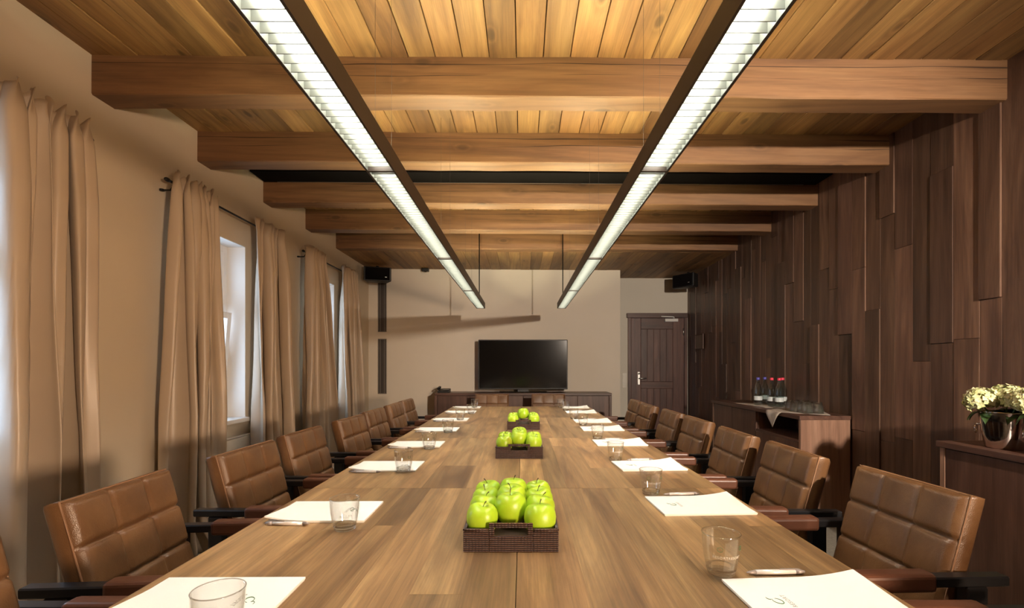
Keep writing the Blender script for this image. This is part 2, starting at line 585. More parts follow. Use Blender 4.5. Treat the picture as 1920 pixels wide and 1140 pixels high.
# panelled wall: every plank its own piece
ang = -math.atan(XRS)
wr = MB().box(0.022, 0.15, YR, YD + 0.25, 0, ZTOP).build('wall_right', 'slot_black', loc=(XR0, 0, 0), rot=(0, 0, ang))
tag(wr, 'dark brown wall clad in vertical wooden planks', 'wall', kind='structure')
rp = random.Random(11)
y = YR
joints = [2.601, 2.73, 2.90, 3.065, 3.21, 3.367, 3.505, 3.656, 3.805, 3.98]
edges = [YR]
while edges[-1] < 2.45: edges.append(edges[-1] + rp.uniform(0.13, 0.17))
edges[-1] = 2.44
edges += joints
while edges[-1] < YD - 0.05: edges.append(edges[-1] + rp.uniform(0.10, 0.16))
edges[-1] = YD
for y0, y1 in zip(edges, edges[1:]):
    cuts = [0.0]
    z = rp.uniform(0.25, 1.5)
    while z < 2.6:
        cuts.append(z); z += rp.uniform(0.75, 1.7)
    cuts.append(ZTOP - 0.1)
    for z0, z1 in zip(cuts, cuts[1:]):
        proud = rp.choice([0.0, 0.0, 0.0, 0.0015, 0.003, 0.006, 0.010])
        box('plank', 'wall_plank', wr, -proud, 0.024, y0 + 0.0008, y1 - 0.0008, z0 + 0.0008, z1 - 0.0008, 0.0012, 1)

# ceiling: boards, beams, lowered boards at the far end; the old ceiling drops slightly to the right
ZB, ZS = CAM_Z + 1.64, CAM_Z + 1.43
ce = MB().box(-2.5, 2.95, YR, YD + 0.2, ZB + 0.024, ZB + 0.12).build('ceiling', 'slot_black', rot=(0, math.atan(0.0055), 0))
tag(ce, 'timber ceiling of pine boards on heavy beams', 'ceiling', kind='structure')
xs = [-0.193 + 0.1435 * i for i in range(-16, 23)]
bm_ = {}
for i, (x0, x1) in enumerate(zip(xs, xs[1:])):
    if x1 < -2.48 or x0 > 2.85: continue
    dz = random.choice([0, 0, 0.002, 0.004])
    box('board', 'ceiling_pine', ce, x0 + 0.0022, x1 - 0.0022, YR, 6.0, ZB - dz, ZB + 0.026, 0.002, 1)
for i, (x0, x1) in enumerate(zip(xs, xs[1:])):
    if x1 < -2.48 or x0 > 2.85: continue
    dz = random.choice([0, 0.001, 0.002])
    box('soffit_board', 'ceiling_pine', ce, x0 + 0.0010, x1 - 0.0010, 6.06, YD + 0.15, ZS - dz, ZS + 0.024, 0.0015, 1)
BEAMS = [(0.05, 0.20), (0.90, 1.05), (1.73, 1.88), (2.57, 2.72), (3.405, 3.557), (4.27, 4.42), (5.10, 5.25), (5.93, 6.08)]
BEAMS = [bb for bb in BEAMS if bb[0] > 2 or bb[0] in (1.73 - 9,)] + [(-1.0, -0.85), (0.15, 0.30)]
for y0, y1 in BEAMS:
    c = ((XL + 2.75) / 2, (y0 + y1) / 2, (ZS + ZB) / 2 + 0.01)
    bb = MB()
    n = 24                                # hewn timber: slightly uneven edges
    rb = random.Random(int(y0 * 100))
    vs, fs = [], []
    hx, hy, hz = (2.75 - XL) / 2 + 0.08, (y1 - y0) / 2, (ZB - ZS) / 2 + 0.01
    for k in range(n + 1):
        x = -hx + 2 * hx * k / n
        j = [rb.uniform(-0.003, 0.003) for _ in range(4)]
        ch = 0.006
        vs += [(x, -hy + j[0], -hz + ch), (x, -hy + ch + j[0], -hz + j[1]), (x, hy - ch + j[2], -hz + j[1]), (x, hy + j[2], -hz + ch), (x, hy, hz), (x, -hy + j[3], hz)]
    for k in range(n):
        for q in range(6):
            fs.append((k * 6 + q, k * 6 + (q + 1) % 6, k * 6 + 6 + (q + 1) % 6, k * 6 + 6 + q))
    fs += [tuple(range(6))[::-1], tuple(range(n * 6, n * 6 + 6))]
    bb.add(vs, fs)
    bb.build('beam', 'beam_pine', ce, loc=c)
# long black slot housing between second and third visible beam
sl = box('screen_slot', 'slot_black', ce, XL + 0.005, 2.56, 4.02, 4.255, ZB - 0.035, ZB - 0.004)
box('slot_strip', 'satin_steel', ce, XL + 0.12, 2.45, 4.246, 4.252, ZB - 0.0375, ZB - 0.0355)

# ------------------------------------------------------------------ windows
def window(n, y0, y1):
    w = empty('window_%d' % n, (XL - 0.15, (y0 + y1) / 2, WZ0))
    tag(w, ['white tilted window at the near end of the wall behind the nearest curtain', 'white window with tilted lower sash between the middle pair of curtains', 'white window between the farthest pair of curtains'][n - 1], 'window', kind='structure')
    hw, H = (y1 - y0) / 2, WZ1 - WZ0
    t = 0.055
    f = MB().box(-0.06, 0, -hw, -hw + t, 0, H).box(-0.06, 0, hw - t, hw, 0, H).box(-0.06, 0, -hw + t, hw - t, 0, t).box(-0.06, 0, -hw + t, hw - t, H - t, H)
    f.box(-0.06, 0.012, -hw + t, hw - t, 0.86, 0.93)
    f.build('frame', 'window_white', w, 0.004, 1)
    def sash(z0, z1, bars, tilt):
        s = empty('sash', (0.0, 0, z0)); s.parent = w; s.rotation_euler = (0, tilt, 0)
        a, hh, g = hw - t, z1 - z0, 0.05
        m = MB().box(-0.045, 0.0, -a, -a + g, 0, hh).box(-0.045, 0.0, a - g, a, 0, hh).box(-0.045, 0.0, -a + g, a - g, 0, g).box(-0.045, 0.0, -a + g, a - g, hh - g, hh)
        m.box(-0.04, -0.005, -0.014, 0.014, g, hh - g)
        for q in bars: m.box(-0.04, -0.005, -a + g, a - g, hh * q - 0.012, hh * q + 0.012)
        m.build('sash_frame', 'window_white', s, 0.003, 1)
        MB().box(-0.026, -0.022, -a + g, a - g, g, hh - g).build('pane', 'pane', s)
    sash(t, 0.86, [0.5], R(5.0))
    sash(0.93, H - t, [], 0)
    # reveal lining and sill
    MB().box(0.0, 0.148, -hw + 0.001, -hw + 0.006, 0.0, H - 0.006).build('reveal', 'reveal_white', w)
    MB().box(0.0, 0.148, hw - 0.006, hw - 0.001, 0.0, H - 0.006).build('reveal', 'reveal_white', w)
    MB().box(0.0, 0.148, -hw + 0.006, hw - 0.006, H - 0.006, H - 0.001).build('reveal', 'reveal_white', w)
    MB().box(0.0, 0.185, -hw + 0.001, hw - 0.001, -0.03, 0.004).build('sill', 'reveal_white', w, 0.005, 2)
for i, (y0, y1) in enumerate(WINS): window(i + 1, y0, y1)

r = empty('radiator', (XL + 0.05, 3.63, 0.12))
tag(r, 'flat white panel radiator under the middle window', 'radiator')
box('panel', 'radiator', r, -0.03, 0.012, -0.42, 0.40, 0.02, 0.54, 0.006)
box('top_grille', 'radiator', r, -0.025, 0.008, -0.42, 0.40, 0.542, 0.552, 0.002)
for yy in (-0.3, 0.3): box('bracket', 'radiator', r, -0.049, -0.03, yy - 0.02, yy + 0.02, 0.1, 0.45)
for yy in (-0.38, 0.36): box('foot', 'radiator', r, -0.02, 0.02, yy - 0.015, yy + 0.015, -0.12, 0.03)

# ------------------------------------------------------------------ curtains and rods
ROD_X, ROD_Z = -2.20, 2.378
def curtain(label, y0t, y1t, y0b, y1b, seed, folds=6, amp=0.072):
    """satin panel: pinch-pleated heading, irregular folds that merge into wider ones lower down, hem lying on the floor"""
    rg = random.Random(seed)
    NU, NV = folds * 18, 60
    ws = [rg.uniform(0.55, 1.55) for _ in range(folds)]
    tw = sum(ws); cum = [0]
    for w in ws: cum.append(cum[-1] + w / tw)
    am = [rg.uniform(0.35, 1.45) for _ in range(folds + 1)]
    ph = [rg.uniform(0, 6.28) for _ in range(8)]
    def phase(u):
        u = min(max(u, 0.0), 0.99999)
        for k in range(folds):
            if u < cum[k + 1]:
                t = (u - cum[k]) / (cum[k + 1] - cum[k])
                return k + t, am[k] * (1 - t) + am[k + 1] * t
        return folds, am[-1]
    vs, fs = [], []
    yc, zt = (y0t + y1t) / 2, 2.412
    for j in range(NV + 1):
        v = j / NV                                   # 0 top, 1 bottom
        z = zt - (zt - 0.006) * (v ** 1.15)
        dn = zt - z
        head = max(0.0, 1 - dn / 0.11)
        low = min(1.0, dn / 1.5)
        e = min(1.0, dn / 1.9) ** 0.8
        y0 = y0t + (y0b - y0t) * e
        y1 = y1t + (y1b - y1t) * e
        flare = max(0.0, (v - 0.93) / 0.07)
        for i in range(NU + 1):
            u = i / NU
            sway = 0.03 * math.sin(2.2 * v + 4 * u + ph[0]) * low + 0.012 * math.sin(7 * v + 9 * u + ph[1]) * low
            f, a = phase(u + sway)
            f2, a2 = phase(u + 0.6 * sway + 0.02)
            q = 2 * PI * f + ph[2]
            s1 = math.sin(q) + 0.25 * math.sin(2 * q + ph[3])
            s2 = math.sin(PI * f2 * 0.9 + ph[4])
            x = amp * a * s1 * (0.40 + 0.42 * min(1, dn / 0.4) - 0.15 * low) + amp * 0.9 * s2 * low
            x += 0.018 * head * math.sin(4 * PI * f + ph[5])
            x += 0.006 * math.sin(11 * v + 13 * u + ph[6]) * low
            yy = y0 + (y1 - y0) * (u + 0.3 * sway) + 0.85 * amp * a * math.cos(q) * (0.75 - 0.35 * head) * (1 - 0.2 * low)
            x += flare * (0.05 + 0.06 * math.sin(9 * u + ph[0]))
            yy += flare * 0.05 * math.sin(7 * u + ph[3])
            zz = z + head * (0.016 * math.sin(q + ph[7]) + 0.010 * math.sin(5 * PI * f)) + 0.014 * flare * (1 + math.sin(15 * u + ph[2]))
            vs.append((x, yy - yc, zz))
    W = NU + 1
    for j in range(NV):
        for i in range(NU):
            fs.append((j * W + i, j * W + i + 1, (j + 1) * W + i + 1, (j + 1) * W + i))
    m = MB(); m.add(vs, fs, True)
    o = m.build('curtain', 'curtain', loc=(ROD_X + 0.068, yc, 0))
    sd = o.modifiers.new('thickness', 'SOLIDIFY'); sd.thickness = 0.003; sd.offset = 0
    return tag(o, label, 'curtain', 'beige curtains along the window wall')
curtain('beige curtain panel nearest the camera, left edge of the picture', 2.00, 2.385, 1.95, 2.38, 1, 6)
curtain('beige curtain on the near side of the middle window', 2.95, 3.36, 2.87, 3.36, 2, 6)
curtain('narrow beige curtain on the far side of the middle window', 3.90, 4.24, 3.88, 4.28, 3, 5)
curtain('beige curtain on the near side of the farthest window', 4.79, 5.22, 4.71, 5.42, 4, 6)
curtain('beige curtain closest to the far corner, below the black speaker', 5.76, 6.20, 5.74, 6.42, 5, 6)
for i, (y0, y1, lab) in enumerate([(1.02, 2.43, 'black curtain rod over the window nearest the camera'), (3.02, 4.36, 'black curtain rod over the middle window'), (4.88, 6.36, 'black curtain rod over the farthest window')]):
    rd = empty('curtain_rod', (ROD_X, (y0 + y1) / 2, ROD_Z))
    tag(rd, lab, 'curtain rod', 'black curtain rods')
    h = (y1 - y0) / 2
    MB().tube([(0, -h, 0), (0, h, 0)], 0.0075, 10).build('pole', 'black_metal', rd)
    for s in (-1, 1):
        m = MB(); pr = [(0.0, -0.022), (0.008, -0.019), (0.013, -0.008), (0.013, 0.008), (0.009, 0.018), (0.008, 0.03)]
        m.lathe(pr, 14)
        m.build('finial', 'black_metal', rd, loc=(0, s * (h + 0.026), 0), rot=(R(90 * (-1 if s < 0 else 1)), 0, 0))
        MB().tube([(-0.088, 0, -0.045), (-0.02, 0, -0.045), (0, 0, -0.02), (0, 0, -0.004)], 0.006, 8).lathe([(0.0, 0.0), (0.014, 0.0), (0.014, 0.012), (0.0, 0.012)], 14, (-0.075, 0, -0.05)).build('bracket', 'black_metal', rd, loc=(0, s * (h - 0.03), 0))

# ------------------------------------------------------------------ door
d = empty('door_1', (2.18, YD, 0))
tag(d, 'dark stained plank door with silver handle in the recess', 'door', kind='structure')
box('door_frame', 'door_wood', d, -0.48, -0.43, -0.03, 0.10, 0.0, 2.04, 0.004)
box('door_frame', 'door_wood', d, 0.43, 0.475, -0.03, 0.10, 0.0, 2.04, 0.004)
box('lintel', 'door_wood_x', d, -0.50, 0.478, -0.05, 0.10, 2.0, 2.075, 0.004)
lf = box('leaf', 'door_wood', d, -0.428, 0.428, 0.0, 0.045, 0.01, 1.998, 0.003)
for x0, x1 in ((-0.428, -0.27), (0.25, 0.428)):
    box('stile', 'door_wood', d, x0, x1, -0.014, 0.002, 0.01, 1.998, 0.004)
for z0, z1 in ((0.01, 0.2), (0.86, 0.97), (1.82, 1.998)):
    box('rail', 'door_wood_x', d, -0.269, 0.249, -0.014, 0.002, z0, z1, 0.004)
for k in range(5):
    for z0, z1 in ((0.2, 0.86), (0.97, 1.82)):
        box('panel_board', 'door_wood', d, -0.269 + k * 0.1036 + 0.002, -0.269 + (k + 1) * 0.1036 - 0.002, -0.007, 0.002, z0, z1, 0.004)
hp = box('handle_plate', 'satin_steel', d, -0.325, -0.285, -0.024, -0.013, 0.92, 1.13, 0.004)
MB().tube([(0, 0, 0), (0, -0.045, 0), (0.02, -0.052, 0), (0.11, -0.052, 0)], 0.009, 10).build('handle', 'satin_steel', hp, loc=(0, -0.004, 0.0))
MB().tube([(0, 0, 0), (0, -0.018, 0)], 0.015, 12).build('lock_cylinder', 'satin_steel', hp, loc=(0, 0, 0.075))
cl = box('door_closer', 'silver_paint', d, 0.11, 0.32, -0.06, -0.014, 1.935, 1.985, 0.006)
MB().tube([(0.0, 0, 0.03), (0.0, 0, 0.05), (-0.02, -0.005, 0.053), (-0.21, -0.02, 0.058)], 0.010, 8).build('closer_arm', 'silver_paint', cl, loc=(0.04, -0.006, 0))
for z in (0.35, 1.72):
    MB().tube([(0.415, -0.022, z), (0.415, -0.022, z + 0.11)], 0.008, 8).build('hinge', 'satin_steel', d)

sw = empty('light_switch', (1.645, YD - 0.001, 0.87))
tag(sw, 'cream light switch plate beside the dark door', 'light switch')
box('plate', 'switch', sw, -0.035, 0.035, -0.009, 0.0, 0.0, 0.24, 0.003)
for k in range(2): box('rocker', 'switch', sw, -0.024, 0.024, -0.015, -0.008, 0.03 + k * 0.1, 0.10 + k * 0.1, 0.002)

nt = empty('framed_notice', (xr(7.22) - 0.016, 7.22, 1.475), ang)
tag(nt, 'small pale framed notice hanging on the plank wall beside the door', 'framed notice')
box('backing', 'notice', nt, -0.010, 0.0, -0.155, 0.155, 0.01, 0.215)
fr = MB().box(-0.018, 0.0, -0.17, -0.155, 0, 0.225).box(-0.018, 0.0, 0.155, 0.17, 0, 0.225).box(-0.018, 0.0, -0.155, 0.155, 0, 0.014).box(-0.018, 0.0, -0.155, 0.155, 0.211, 0.225)
fr.build('frame', 'cabinet_y', nt, 0.002, 1)

# ------------------------------------------------------------------ far wall fittings
for z0, z1, lab in ((1.74, 2.60, 'tall dark wall vent grille below the left speaker'), (0.82, 1.615, 'lower dark wall vent grille near the far left corner')):
    v = empty('vent_grille', (-2.085, YB, z0))
    tag(v, lab, 'vent grille', 'vertical slot vents on the far wall')
    H = z1 - z0
    box('backing', 'vent_dark', v, -0.052, 0.052, -0.004, -0.0005, 0, H)
    MB().box(-0.064, -0.052, -0.012, -0.0005, -0.012, H + 0.012).box(0.052, 0.064, -0.012, -0.0005, -0.012, H + 0.012).box(-0.052, 0.052, -0.012, -0.0005, -0.012, 0).box(-0.052, 0.052, -0.012, -0.0005, H, H + 0.012).build('frame', 'vent_bar', v, 0.002, 1)
    for xx in (-0.030, 0.030):
        box('slat', 'vent_bar', v, xx - 0.005, xx + 0.005, -0.011, -0.003, 0, H, 0.001, 1)

def speaker(label, loc, rz, sx):
    s = empty('wall_speaker', loc, rz)
    tag(s, label, 'speaker', 'black wall speakers')
    # wedge cabinet facing -y
    m = MB().prism([(-0.19, -0.085), (0.19, -0.085), (0.14, 0.095), (-0.14, 0.095)], 2, -0.10, 0.10)
    m.build('cabinet', 'black_plastic', s, 0.014, 3)
    MB().box(-0.165, 0.165, -0.095, -0.083, -0.085, 0.085).build('grille', 'slot_black', s, 0.006, 2)
    MB().box(-0.02, 0.02, 0.09, 0.15, -0.03, 0.03).tube([(0, 0.05, 0.09), (0, 0.05, 0.135)], 0.02, 12).build('bracket', 'black_metal', s)
    box('badge', 'satin_steel', s, 0.10, 0.125, -0.098, -0.094, -0.045, -0.038)
speaker('black wedge speaker in the far left corner under the ceiling', (-2.06, 6.86, 2.515), R(18), 1)
speaker('black wedge speaker on the plank wall above the dark door', (2.44, 7.22, 2.49), R(-55), -1)
sn = empty('ceiling_sensor', (-1.43, 7.12, ZS + 0.008))
tag(sn, 'small black ceiling sensor at the top of the far wall', 'sensor')
MB().box(-0.05, 0.05, -0.03, 0.03, -0.05, -0.004).build('housing', 'black_plastic', sn, 0.006)
MB().lathe([(0.0, -0.058), (0.018, -0.055), (0.022, -0.049), (0.0, -0.049)], 12).build('lens', 'slot_black', sn)

# ------------------------------------------------------------------ far sideboard with television and telephone
SX0, SX1, SY0, SY1, SH = -1.228, 1.242, 6.74, 7.185, 0.846
sb = empty('sideboard', ((SX0 + SX1) / 2, SY0, 0))
tag(sb, 'long low walnut sideboard under the television', 'sideboard')
hw = (SX1 - SX0) / 2
box('top', 'cabinet_x', sb, -hw, hw, 0, SY1 - SY0, SH - 0.035, SH, 0.003)
for s in (-1, 1): box('side_panel', 'cabinet_z', sb, min(s * hw, s * (hw - 0.035)), max(s * hw, s * (hw - 0.035)), 0.0, SY1 - SY0, 0.0, SH - 0.036, 0.002)
box('carcass', 'cabinet_x', sb, -hw + 0.036, hw - 0.036, 0.03, SY1 - SY0, 0.07, SH - 0.036)
box('plinth', 'slot_black', sb, -hw + 0.036, hw - 0.036, 0.06, SY1 - SY0, 0.0, 0.07)
dx = [-hw + 0.038, -0.74, 0.0, 0.76, hw - 0.038]
for x0, x1 in zip(dx, dx[1:]):
    dr = box('door', 'cabinet_z', sb, x0 + 0.002, x1 - 0.002, 0.008, 0.029, 0.075, SH - 0.042, 0.002)

tv = empty('television', (0.005, 6.97, SH))
tag(tv, 'large black flat-screen television standing on the far sideboard', 'television')
box('bezel', 'black_plastic', tv, -0.641, 0.641, -0.025, 0.03, 0.042, 0.755, 0.006)
box('screen', 'screen', tv, -0.628, 0.628, -0.0275, -0.0245, 0.060, 0.742)
box('back_cover', 'black_plastic', tv, -0.45, 0.45, 0.03, 0.06, 0.12, 0.60, 0.01)
box('stand_neck', 'black_plastic', tv, -0.08, 0.08, -0.01, 0.03, 0.010, 0.08, 0.004)
MB().prism([(-0.30, -0.14), (0.30, -0.14), (0.34, -0.08), (0.34, 0.10), (-0.34, 0.10), (-0.34, -0.08)], 2, 0.001, 0.013).build('stand_base', 'screen', tv, 0.003)

ph = empty('telephone', (-1.135, 6.90, SH))
tag(ph, 'small black desk telephone on the far sideboard', 'telephone')
MB().prism([(-0.08, 0.0), (0.07, 0.0), (0.07, 0.055), (-0.08, 0.022)], 0, -0.07, 0.10).build('base', 'black_plastic', ph, 0.006)
MB().tube([(-0.055, -0.075, 0.058), (-0.06, -0.05, 0.066), (-0.06, 0.04, 0.076), (-0.055, 0.068, 0.07)], [0.018, 0.012, 0.012, 0.018], 10).build('handset', 'black_plastic', ph)
box('keypad', 'vent_bar', ph, 0.005, 0.085, -0.05, 0.03, 0.036, 0.042)

# ------------------------------------------------------------------ sideboards along the plank wall
def side_cabinet(label, y0, y1, niche):
    X0 = 2.19
    s = empty('sideboard', (X0, (y0 + y1) / 2, 0), 0)
    tag(s, label, 'sideboard')
    h = (y1 - y0) / 2
    D = xr(y0) - 0.017 - X0
    H = 0.832
    box('top', 'cabinet_y', s, -0.012, D, -h - 0.008, h + 0.012, H - 0.032, H, 0.003)
    box('end_panel', 'cabinet_end', s, 0.0, D, -h, -h + 0.03, 0, H - 0.033, 0.002)
    box('end_panel', 'cabinet_end', s, 0.0, D, h - 0.03, h, 0, H - 0.033, 0.002)
    box('back_panel', 'cabinet_y', s, D - 0.012, D, -h + 0.031, h - 0.031, 0.06, H - 0.033)
    box('bottom', 'cabinet_y', s, 0.0, D - 0.013, -h + 0.031, h - 0.031, 0.05, 0.075)
    box('plinth', 'slot_black', s, 0.03, D - 0.02, -h + 0.031, h - 0.031, 0, 0.05)
    bs = [-h + 0.031, 4.55 - 4.695, 5.07 - 4.695, h - 0.031] if niche else [-h + 0.031, -0.27, 0.31, h - 0.031]
    for k, (a, c) in enumerate(zip(bs, bs[1:])):
        zt = H - 0.036
        if niche and k == 0:
            box('shelf', 'cabinet_y', s, 0.005, D - 0.013, a, c - 0.011, H - 0.215, H - 0.195)
            zt = H - 0.217
        box('door', 'cabinet_z', s, 0.002, 0.022, a + 0.0015, c - 0.0015, 0.078, zt, 0.002)
        if k: box('divider', 'cabinet_z', s, 0.023, D - 0.013, a - 0.01, a + 0.01, 0.076, H - 0.034)
    return s
side_cabinet('walnut sideboard carrying the water bottles and upturned glasses', 3.81, 5.58, True)
side_cabinet('walnut sideboard carrying the hydrangeas at the right picture edge', 0.78, 2.54, False)
CT = 0.832

# ------------------------------------------------------------------ conference table
TZ = 0.75
TX = [-0.815, -0.014, 0.771]
TY = [0.58, 1.88, 3.19, 4.45, 5.665]
tb = empty('conference_table', (0, 3.1, 0))
tag(tb, 'long oak conference table down the middle of the room', 'table')
for a in range(2):
    for c in range(4):
        x0, x1, y0, y1 = TX[a] + 0.0008, TX[a + 1] - 0.0008, TY[c] + 0.0006, TY[c + 1] - 0.0006
        pn = MB().box(-(x1 - x0) / 2, (x1 - x0) / 2, -(y1 - y0) / 2, (y1 - y0) / 2, -0.04, -0.012).build('tabletop_panel', 'table_oak', tb, loc=((x0 + x1) / 2, (y0 + y1) / 2 - 3.1, TZ))
        n = 7
        ws = [random.uniform(0.55, 1.4) for _ in range(n)]
        t = sum(ws); p = -(x1 - x0) / 2
        for w in ws:
            q = p + (x1 - x0) * w / t
            cut = random.uniform(-0.4, 0.4) * (y1 - y0)
            segs = [(-(y1 - y0) / 2, cut), (cut, (y1 - y0) / 2)] if random.random() < 0.75 else [(-(y1 - y0) / 2, (y1 - y0) / 2)]
            for s0, s1 in segs:
                box('plank', 'table_oak', pn, p + 0.00012, q - 0.00012, s0 + 0.00012, s1 - 0.00012, -0.013, 0.0)
            p = q
for yy in (0.75, 1.88, 3.19, 4.45, 5.5):
    for xx in (-0.48, 0.43):
        box('leg', 'table_oak', tb, xx - 0.045, xx + 0.045, yy - 3.145, yy - 3.055, 0, TZ - 0.075, 0.004)
    box('cross_rail', 'table_oak', tb, -0.62, 0.58, yy - 3.135, yy - 3.065, TZ - 0.074, TZ - 0.041)

# ------------------------------------------------------------------ chairs
def cushion(w, h, t, cols, rows, n, gv, gh, puff, re=0.022):
    """quilted cushion: width along y, height along z, front towards +x, back at x = 0"""
    NU, NV = cols * n, rows * n
    vs, fs = [], []
    for j in range(NV + 1):
        for i in range(NU + 1):
            u, v = i / NU, j / NV
            a, c = (u - 0.5) * w, v * h
            e = min(u * w, (1 - u) * w, v * h, (1 - v) * h)
            rd = math.sqrt(max(0.0, 1 - (1 - min(e / re, 1)) ** 2))
            fu, fv = (u * cols) % 1, (v * rows) % 1
            du = min(fu, 1 - fu) * w / cols if 0.02 < u < 0.98 or True else 1
            dv = min(fv, 1 - fv) * h / rows
            if u * cols < 0.5 or u * cols > cols - 0.5: du = 9 if (u * cols < 0.5 or u * cols > cols - 0.5) else du
            if v * rows < 0.5 or v * rows > rows - 0.5: dv = 9
            g = gv * math.exp(-(du / 0.005) ** 2) + gh * math.exp(-(dv / 0.006) ** 2)
            pf = puff * (abs(math.sin(PI * u * cols)) ** 0.6) * (abs(math.sin(PI * v * rows)) ** 0.6)
            x = t * (0.72 + 0.28 * rd) + (pf - g) * rd
            vs.append((x, a, c))
    W = NU + 1
    for j in range(NV):
        for i in range(NU):
            fs.append((j * W + i, j * W + i + 1, (j + 1) * W + i + 1, (j + 1) * W + i))
    ring = [i for i in range(W)] + [j * W + NU for j in range(1, NV + 1)] + [NV * W + i for i in range(NU - 1, -1, -1)] + [j * W for j in range(NV - 1, 0, -1)]
    prev = ring
    for d, ins in ((0.55, -0.004), (0.22, -0.003), (0.0, 0.012)):
        cur = []
        for q in ring:
            _, a, c = vs[q]
            ca, cc = a, c - h / 2
            sa = (w / 2 - ins) / (w / 2); sc = (h / 2 - ins) / (h / 2)
            cur.append(len(vs)); vs.append((t * d, ca * sa, h / 2 + cc * sc))
        for k in range(len(ring)):
            k2 = (k + 1) % len(ring)
            fs.append((prev[k], prev[k2], cur[k2], cur[k]))
        prev = cur
    fs.append(tuple(prev))
    return MB().add(vs, fs, True)


def make_chair():
    c = empty('conference_chair')
    lean = R(-15)
    zb = 0.455
    bk = cushion(0.43, 0.398, 0.078, 3, 3, 18, 0.005, 0.014, 0.006).build('backrest', 'leather', c, loc=(-0.275, 0, zb), rot=(0, lean, 0))
    w2, h, t = 0.215, 0.398, 0.078 * 0.72
    pp = [(t, -w2, 0), (t, w2, 0), (t, w2, h), (t, -w2, h)]
    MB().tube(pp[:1] + [(t, 0, 0)] + pp[1:2] + [(t, w2, h / 2)] + pp[2:3] + [(t, 0, h)] + pp[3:] + [(t, -w2, h / 2)], 0.0035, 6, closed=True).build('piping', 'stitch', bk)
    st = cushion(0.46, 0.46, 0.085, 3, 3, 8, 0.006, 0.010, 0.006).build('seat', 'leather', c, loc=(0.255, 0, 0.375), rot=(0, R(-90), 0))
    for s in (-1, 1):
        yy = s * 0.247
        # flat steel side frame: arm bar, rear upright, floor runner, front upright
        m = MB().box(-0.385, 0.13, yy - 0.02, yy + 0.02, 0.618, 0.646)
        m.box(-0.325, -0.265, yy - 0.018, yy + 0.018, 0.03, 0.617)
        m.box(-0.325, 0.22, yy - 0.018, yy + 0.018, 0.0, 0.029)
        m.build('side_frame', 'black_metal', c, 0.004, 1)
        MB().box(-0.175, 0.125, yy - 0.027, yy + 0.027, 0.606, 0.657).build('arm_pad', 'leather_sleeve', c, 0.012, 3)
    MB().box(-0.322, -0.29, -0.23, 0.23, 0.40, 0.44).box(-0.27, 0.2, -0.20, 0.20, 0.345, 0.376).box(-0.322, -0.27, -0.23, 0.23, 0.345, 0.40).build('seat_frame', 'black_metal', c, 0.003, 1)
    return c

chair0 = make_chair()
used = []
def place_chair(x, y, rz, label, group):
    o = chair0 if not used else copy_tree(chair0)
    used.append(1)
    o.location = (x, y, 0); o.rotation_euler = (0, 0, rz)
    tag(o, label, 'chair', group)
ORD = ['first', 'second', 'third', 'fourth', 'fifth', 'sixth', 'seventh', 'eighth']
LCH = [(0.93, 0, -0.93), (1.545, 4, -0.945), (2.20, -1, -0.935), (2.78, -1, -0.94), (3.47, -3, -0.92), (4.08, -2, -0.935), (4.755, 0, -0.94), (5.315, 0, -0.95)]
RCH = [(0.91, 0, 0.93), (1.58, 2, 0.945), (2.20, -2, 0.895), (2.78, -2, 0.895), (3.42, 0, 0.91), (3.98, 0, 0.905), (4.655, 0, 0.885), (5.215, 0, 0.90)]
for i, (y, a, x) in enumerate(LCH):
    lab = 'brown leather armchair cut by the left picture edge, on the window side' if i == 0 else 'quilted brown leather armchair, %s full chair from the front on the window side' % ORD[i - 1]
    if i == 7: lab = 'quilted brown leather armchair farthest away on the window side of the table'
    place_chair(x, y, R(a), lab, 'leather armchairs on the window side')
for i, (y, a, x) in enumerate(RCH):
    lab = 'brown leather armchair cut by the right picture edge, on the plank wall side' if i == 0 else 'quilted brown leather armchair, %s full chair from the front on the plank wall side' % ORD[i - 1]
    if i == 7: lab = 'quilted brown leather armchair farthest away on the plank wall side of the table'
    place_chair(x, y, PI + R(a), lab, 'leather armchairs on the plank wall side')
place_chair(-0.40, 5.98, R(-90), 'brown leather armchair at the far table head, left of the pair before the television', 'leather armchairs at the far head')
place_chair(0.335, 5.98, R(-90), 'brown leather armchair at the far table head, right of the pair before the television', 'leather armchairs at the far head')

# ------------------------------------------------------------------ writing pads, pens, tumblers
def text_mesh(body, size):
    cu = bpy.data.curves.new('lettering', 'FONT')
    cu.body = body; cu.size = size; cu.align_x = 'CENTER'; cu.space_character = 1.15
    cu.extrude = 0.0001
    o = bpy.data.objects.new('lettering', cu); COL.objects.link(o)
    dg = bpy.context.evaluated_depsgraph_get()
    me = bpy.data.meshes.new_from_object(o.evaluated_get(dg))
    bpy.data.objects.remove(o); bpy.data.curves.remove(cu)
    me.materials.clear()
    return me

TXT = text_mesh('RESORT', 0.0125)
TXT.materials.append(M['ink_grey'])
def swirl_mesh():
    m = MB()
    def arc(cx, cy, rx, ry, a0, a1, r, tilt=0):
        pts = []
        for k in range(25):
            t = R(a0 + (a1 - a0) * k / 24)
            x, y = rx * math.cos(t), ry * math.sin(t)
            ct, s_ = math.cos(tilt), math.sin(tilt)
            pts.append((cx + x * ct - y * s_, cy + x * s_ + y * ct, 0))
        m.tube(pts, [r * (0.45 + 0.55 * math.sin(PI * k / 24)) for k in range(25)], 5)
    arc(0, 0, 0.0115, 0.0085, 20, 335, 0.0009, 0.4)
    arc(0.013, 0.012, 0.006, 0.004, 30, 210, 0.0007, 0.3)
    return m.mesh('emblem')
SWIRL = swirl_mesh(); SWIRL.materials.append(M['ink_green'])

